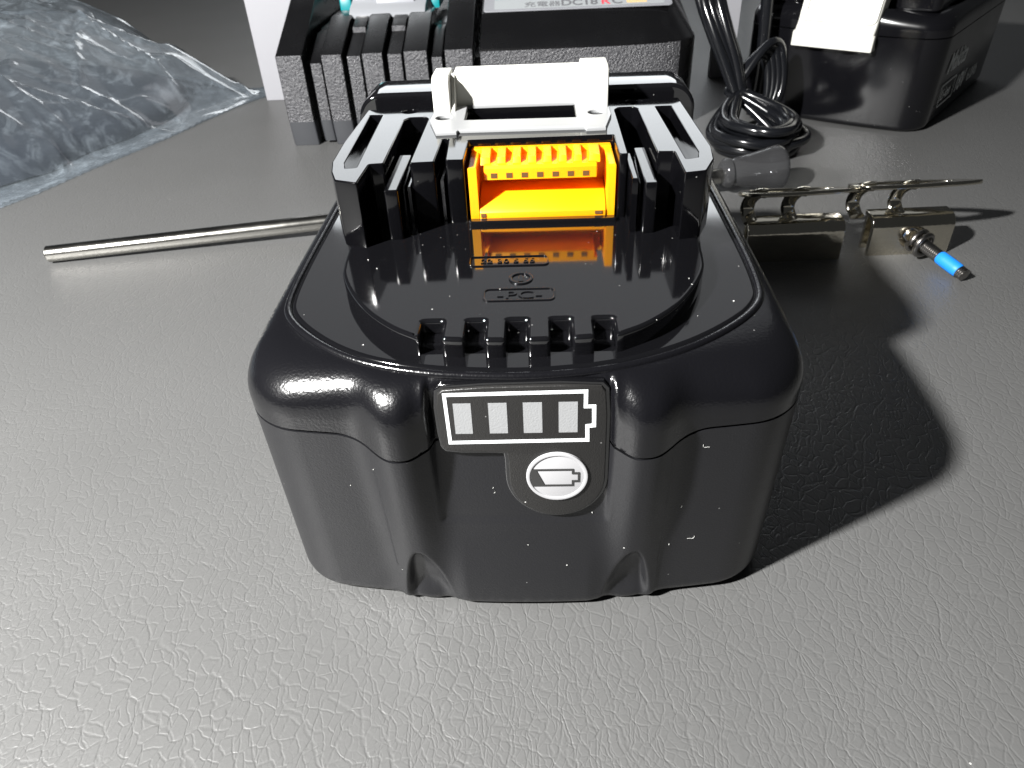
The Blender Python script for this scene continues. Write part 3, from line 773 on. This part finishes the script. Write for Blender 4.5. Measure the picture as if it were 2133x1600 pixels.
# ------------------------------------------------------------------ polythene bag with a dark item inside
def inside(p, poly):
    r = False; n = len(poly)
    for i in range(n):
        a, b = poly[i], poly[i-1]
        if (a[1] > p[1]) != (b[1] > p[1]) and p[0] < (b[0]-a[0])*(p[1]-a[1])/(b[1]-a[1])+a[0]: r = not r
    return r
def edge_dist(p, poly):
    best = 1e9; n = len(poly); v = Vector(p)
    for i in range(n):
        a, b = Vector(poly[i-1]), Vector(poly[i]); ab = b-a
        s = max(0, min(1, (v-a).dot(ab)/ab.length_squared)); best = min(best, (v-(a+ab*s)).length)
    return best
BAG = chaikin([(-300, 60), (-215, 138), (-188, 178), (-176, 216), (-163, 246), (-151, 284), (-144, 304), (-133, 322), (-134, 338), (-148, 334), (-160, 336), (-172, 344), (-200, 366), (-262, 386), (-345, 432), (-480, 440), (-480, 60)], 2)
CREASES = []
_r = random.Random(11)
for _k in range(300):
    _a = _r.gauss(0.75, 0.55) if _r.random() < 0.65 else _r.uniform(0, 3.14)
    CREASES.append((_r.uniform(-340, -140), _r.uniform(130, 420), math.cos(_a), math.sin(_a), _r.uniform(6, 40), _r.uniform(0.5, 2.4), _r.uniform(0.8, 3.6)*_r.choice((1, 1, -0.7))))
def bag_height(x, y):
    d = edge_dist((x, y), BAG)
    hem = max(0, d-9)
    h = 1.0 + (25+20*sm(-170, -240, x))*(1-math.exp(-hem/11)) + 1.2*(1-math.exp(-d/2))
    h *= 0.35+0.65*sm(-140, -176, x)
    c = 0
    for cx, cy, ux, uy, ln, wd, am in CREASES:
        dx, dy = x-cx, y-cy
        if abs(dx)+abs(dy) > 75: continue
        al = dx*ux+dy*uy; ac = abs(dy*ux-dx*uy+0.012*al*al*(1 if am > 0 else -1)*0.3)
        if abs(al) < ln: c += am*math.exp(-ac/wd)*(1-(al/ln)**2)
    q = Vector((x*0.016, y*0.016, 4.2)); q2 = Vector((x*0.06, y*0.06, 1.2))
    h += (c*0.85+noise.noise(q)*7+noise.noise(q2)*1.8)*(1-math.exp(-d/12))
    return max(0.7, h)
def build_bag():
    t = thing('plastic_bag', 'crumpled clear plastic bag lying at the upper left', 'bag', (-250, 260, 0))
    st = 1.25; x0, x1, y0, y1 = -345, -131, 120, 440
    nx = int((x1-x0)/st); ny = int((y1-y0)/st)
    idx = {}; V = []; Fc = []
    for j in range(ny+1):
        for i in range(nx+1):
            x, y = x0+i*st, y0+j*st
            if inside((x, y), BAG):
                idx[i, j] = len(V); V.append((x+250, y-260, bag_height(x, y)))
    for j in range(ny):
        for i in range(nx):
            q = [(i, j), (i+1, j), (i+1, j+1), (i, j+1)]
            r = [idx[k] for k in q if k in idx]
            if len(r) >= 3: Fc.append(tuple(r))
    finish('bag_front_film', mesh_of(V, Fc), 'film', t, angle=70)
    Vb = [(x, y, 0.3+0.25*noise.noise(Vector((x*0.05, y*0.05, 0)))) for x, y, z in V]
    finish('bag_back_film', mesh_of(Vb, Fc), 'film', t, angle=70)
    # dark item inside
    it = chaikin([(-345, 165), (-225, 168), (-196, 206), (-181, 250), (-170, 288), (-176, 318), (-196, 336), (-215, 352), (-262, 368), (-340, 408)], 2)
    it = [(x+5*noise.noise(Vector((x*.05, y*.05, 7))), y+5*noise.noise(Vector((x*.05, y*.05, 9)))) for x, y in it]
    V, Fc = [], []
    levels = [(0, 1.0), (7, 1.0), (13, 0.96), (17, 0.88), (19.5, 0.76), (21, 0.45)]
    cx, cy = -255, 285
    for z, s in levels:
        for x, y in it: V.append((cx+(x-cx)*s, cy+(y-cy)*s, 0.9+z*0.6))
    n = len(it)
    for j in range(len(levels)-1):
        for i in range(n):
            k = (i+1) % n; Fc.append((j*n+i, j*n+k, (j+1)*n+k, (j+1)*n+i))
    Fc.append(tuple((len(levels)-1)*n+i for i in range(n))); Fc.append(tuple(range(n-1, -1, -1)))
    it_o = finish('wrapped_item', clean(mesh_of(V, Fc)), 'inner', None, angle=60)
    tag(it_o, 'dark item showing dimly through the crumpled clear bag', 'item')
build_bag()

# ------------------------------------------------------------------ lint and dust flakes on the battery
def build_lint():
    rnd = random.Random(21); bpy.context.view_layer.update()
    dg = bpy.context.evaluated_depsgraph_get(); bm = bmesh.new()
    cam = Vector((3.25, -66.22, 95.57))*S
    def hit(x, y, z):
        d = (Vector((x, y, z))*S-cam).normalized()
        ok, loc, n, i, o, _ = scene.ray_cast(dg, cam, d)
        return (loc, n) if ok and o.name != 'leather_surface' else None
    spots = [(24, 5, 15), (24, 5, 32.5), (-4, 5, 25)]
    spots += [(rnd.uniform(-36, 36), 6, rnd.uniform(6, 34)) for k in range(9)]
    spots += [(rnd.uniform(-33, 33), rnd.uniform(12, 40), 44) for k in range(12)]
    for k, sp in enumerate(spots):
        h = hit(*sp)
        if not h: continue
        loc, n = h; a = rnd.uniform(0, 6.28)
        u = n.orthogonal().normalized(); v = n.cross(u); dr = u*math.cos(a)+v*math.sin(a); sd = n.cross(dr)
        L = (rnd.uniform(0.6, 1.2) if k < 3 else rnd.uniform(0.06, 0.28))*S; wv = (0.028 if k < 3 else rnd.uniform(0.035, 0.075))*S
        pts = [loc+n*0.00004+dr*(L*(t-0.5))+sd*(L*0.25*math.sin(t*5+a)) for t in (0, 0.25, 0.5, 0.75, 1)]
        prev = None
        for p in pts:
            q = [bm.verts.new(p+sd*wv), bm.verts.new(p+n*wv*1.4), bm.verts.new(p-sd*wv)]
            if prev: bm.faces.new((prev[0], prev[1], q[1], q[0])); bm.faces.new((prev[1], prev[2], q[2], q[1]))
            prev = q
    me = bpy.data.meshes.new('lint'); bm.to_mesh(me); bm.free()
    o = finish('dust_lint', me, 'lint'); o['kind'] = 'stuff'; o['label'] = 'pale dust and lint scattered over the front battery'
MAT['lint'] = plastic('pale_lint', (0.5, 0.5, 0.48), 0.8)
build_lint()
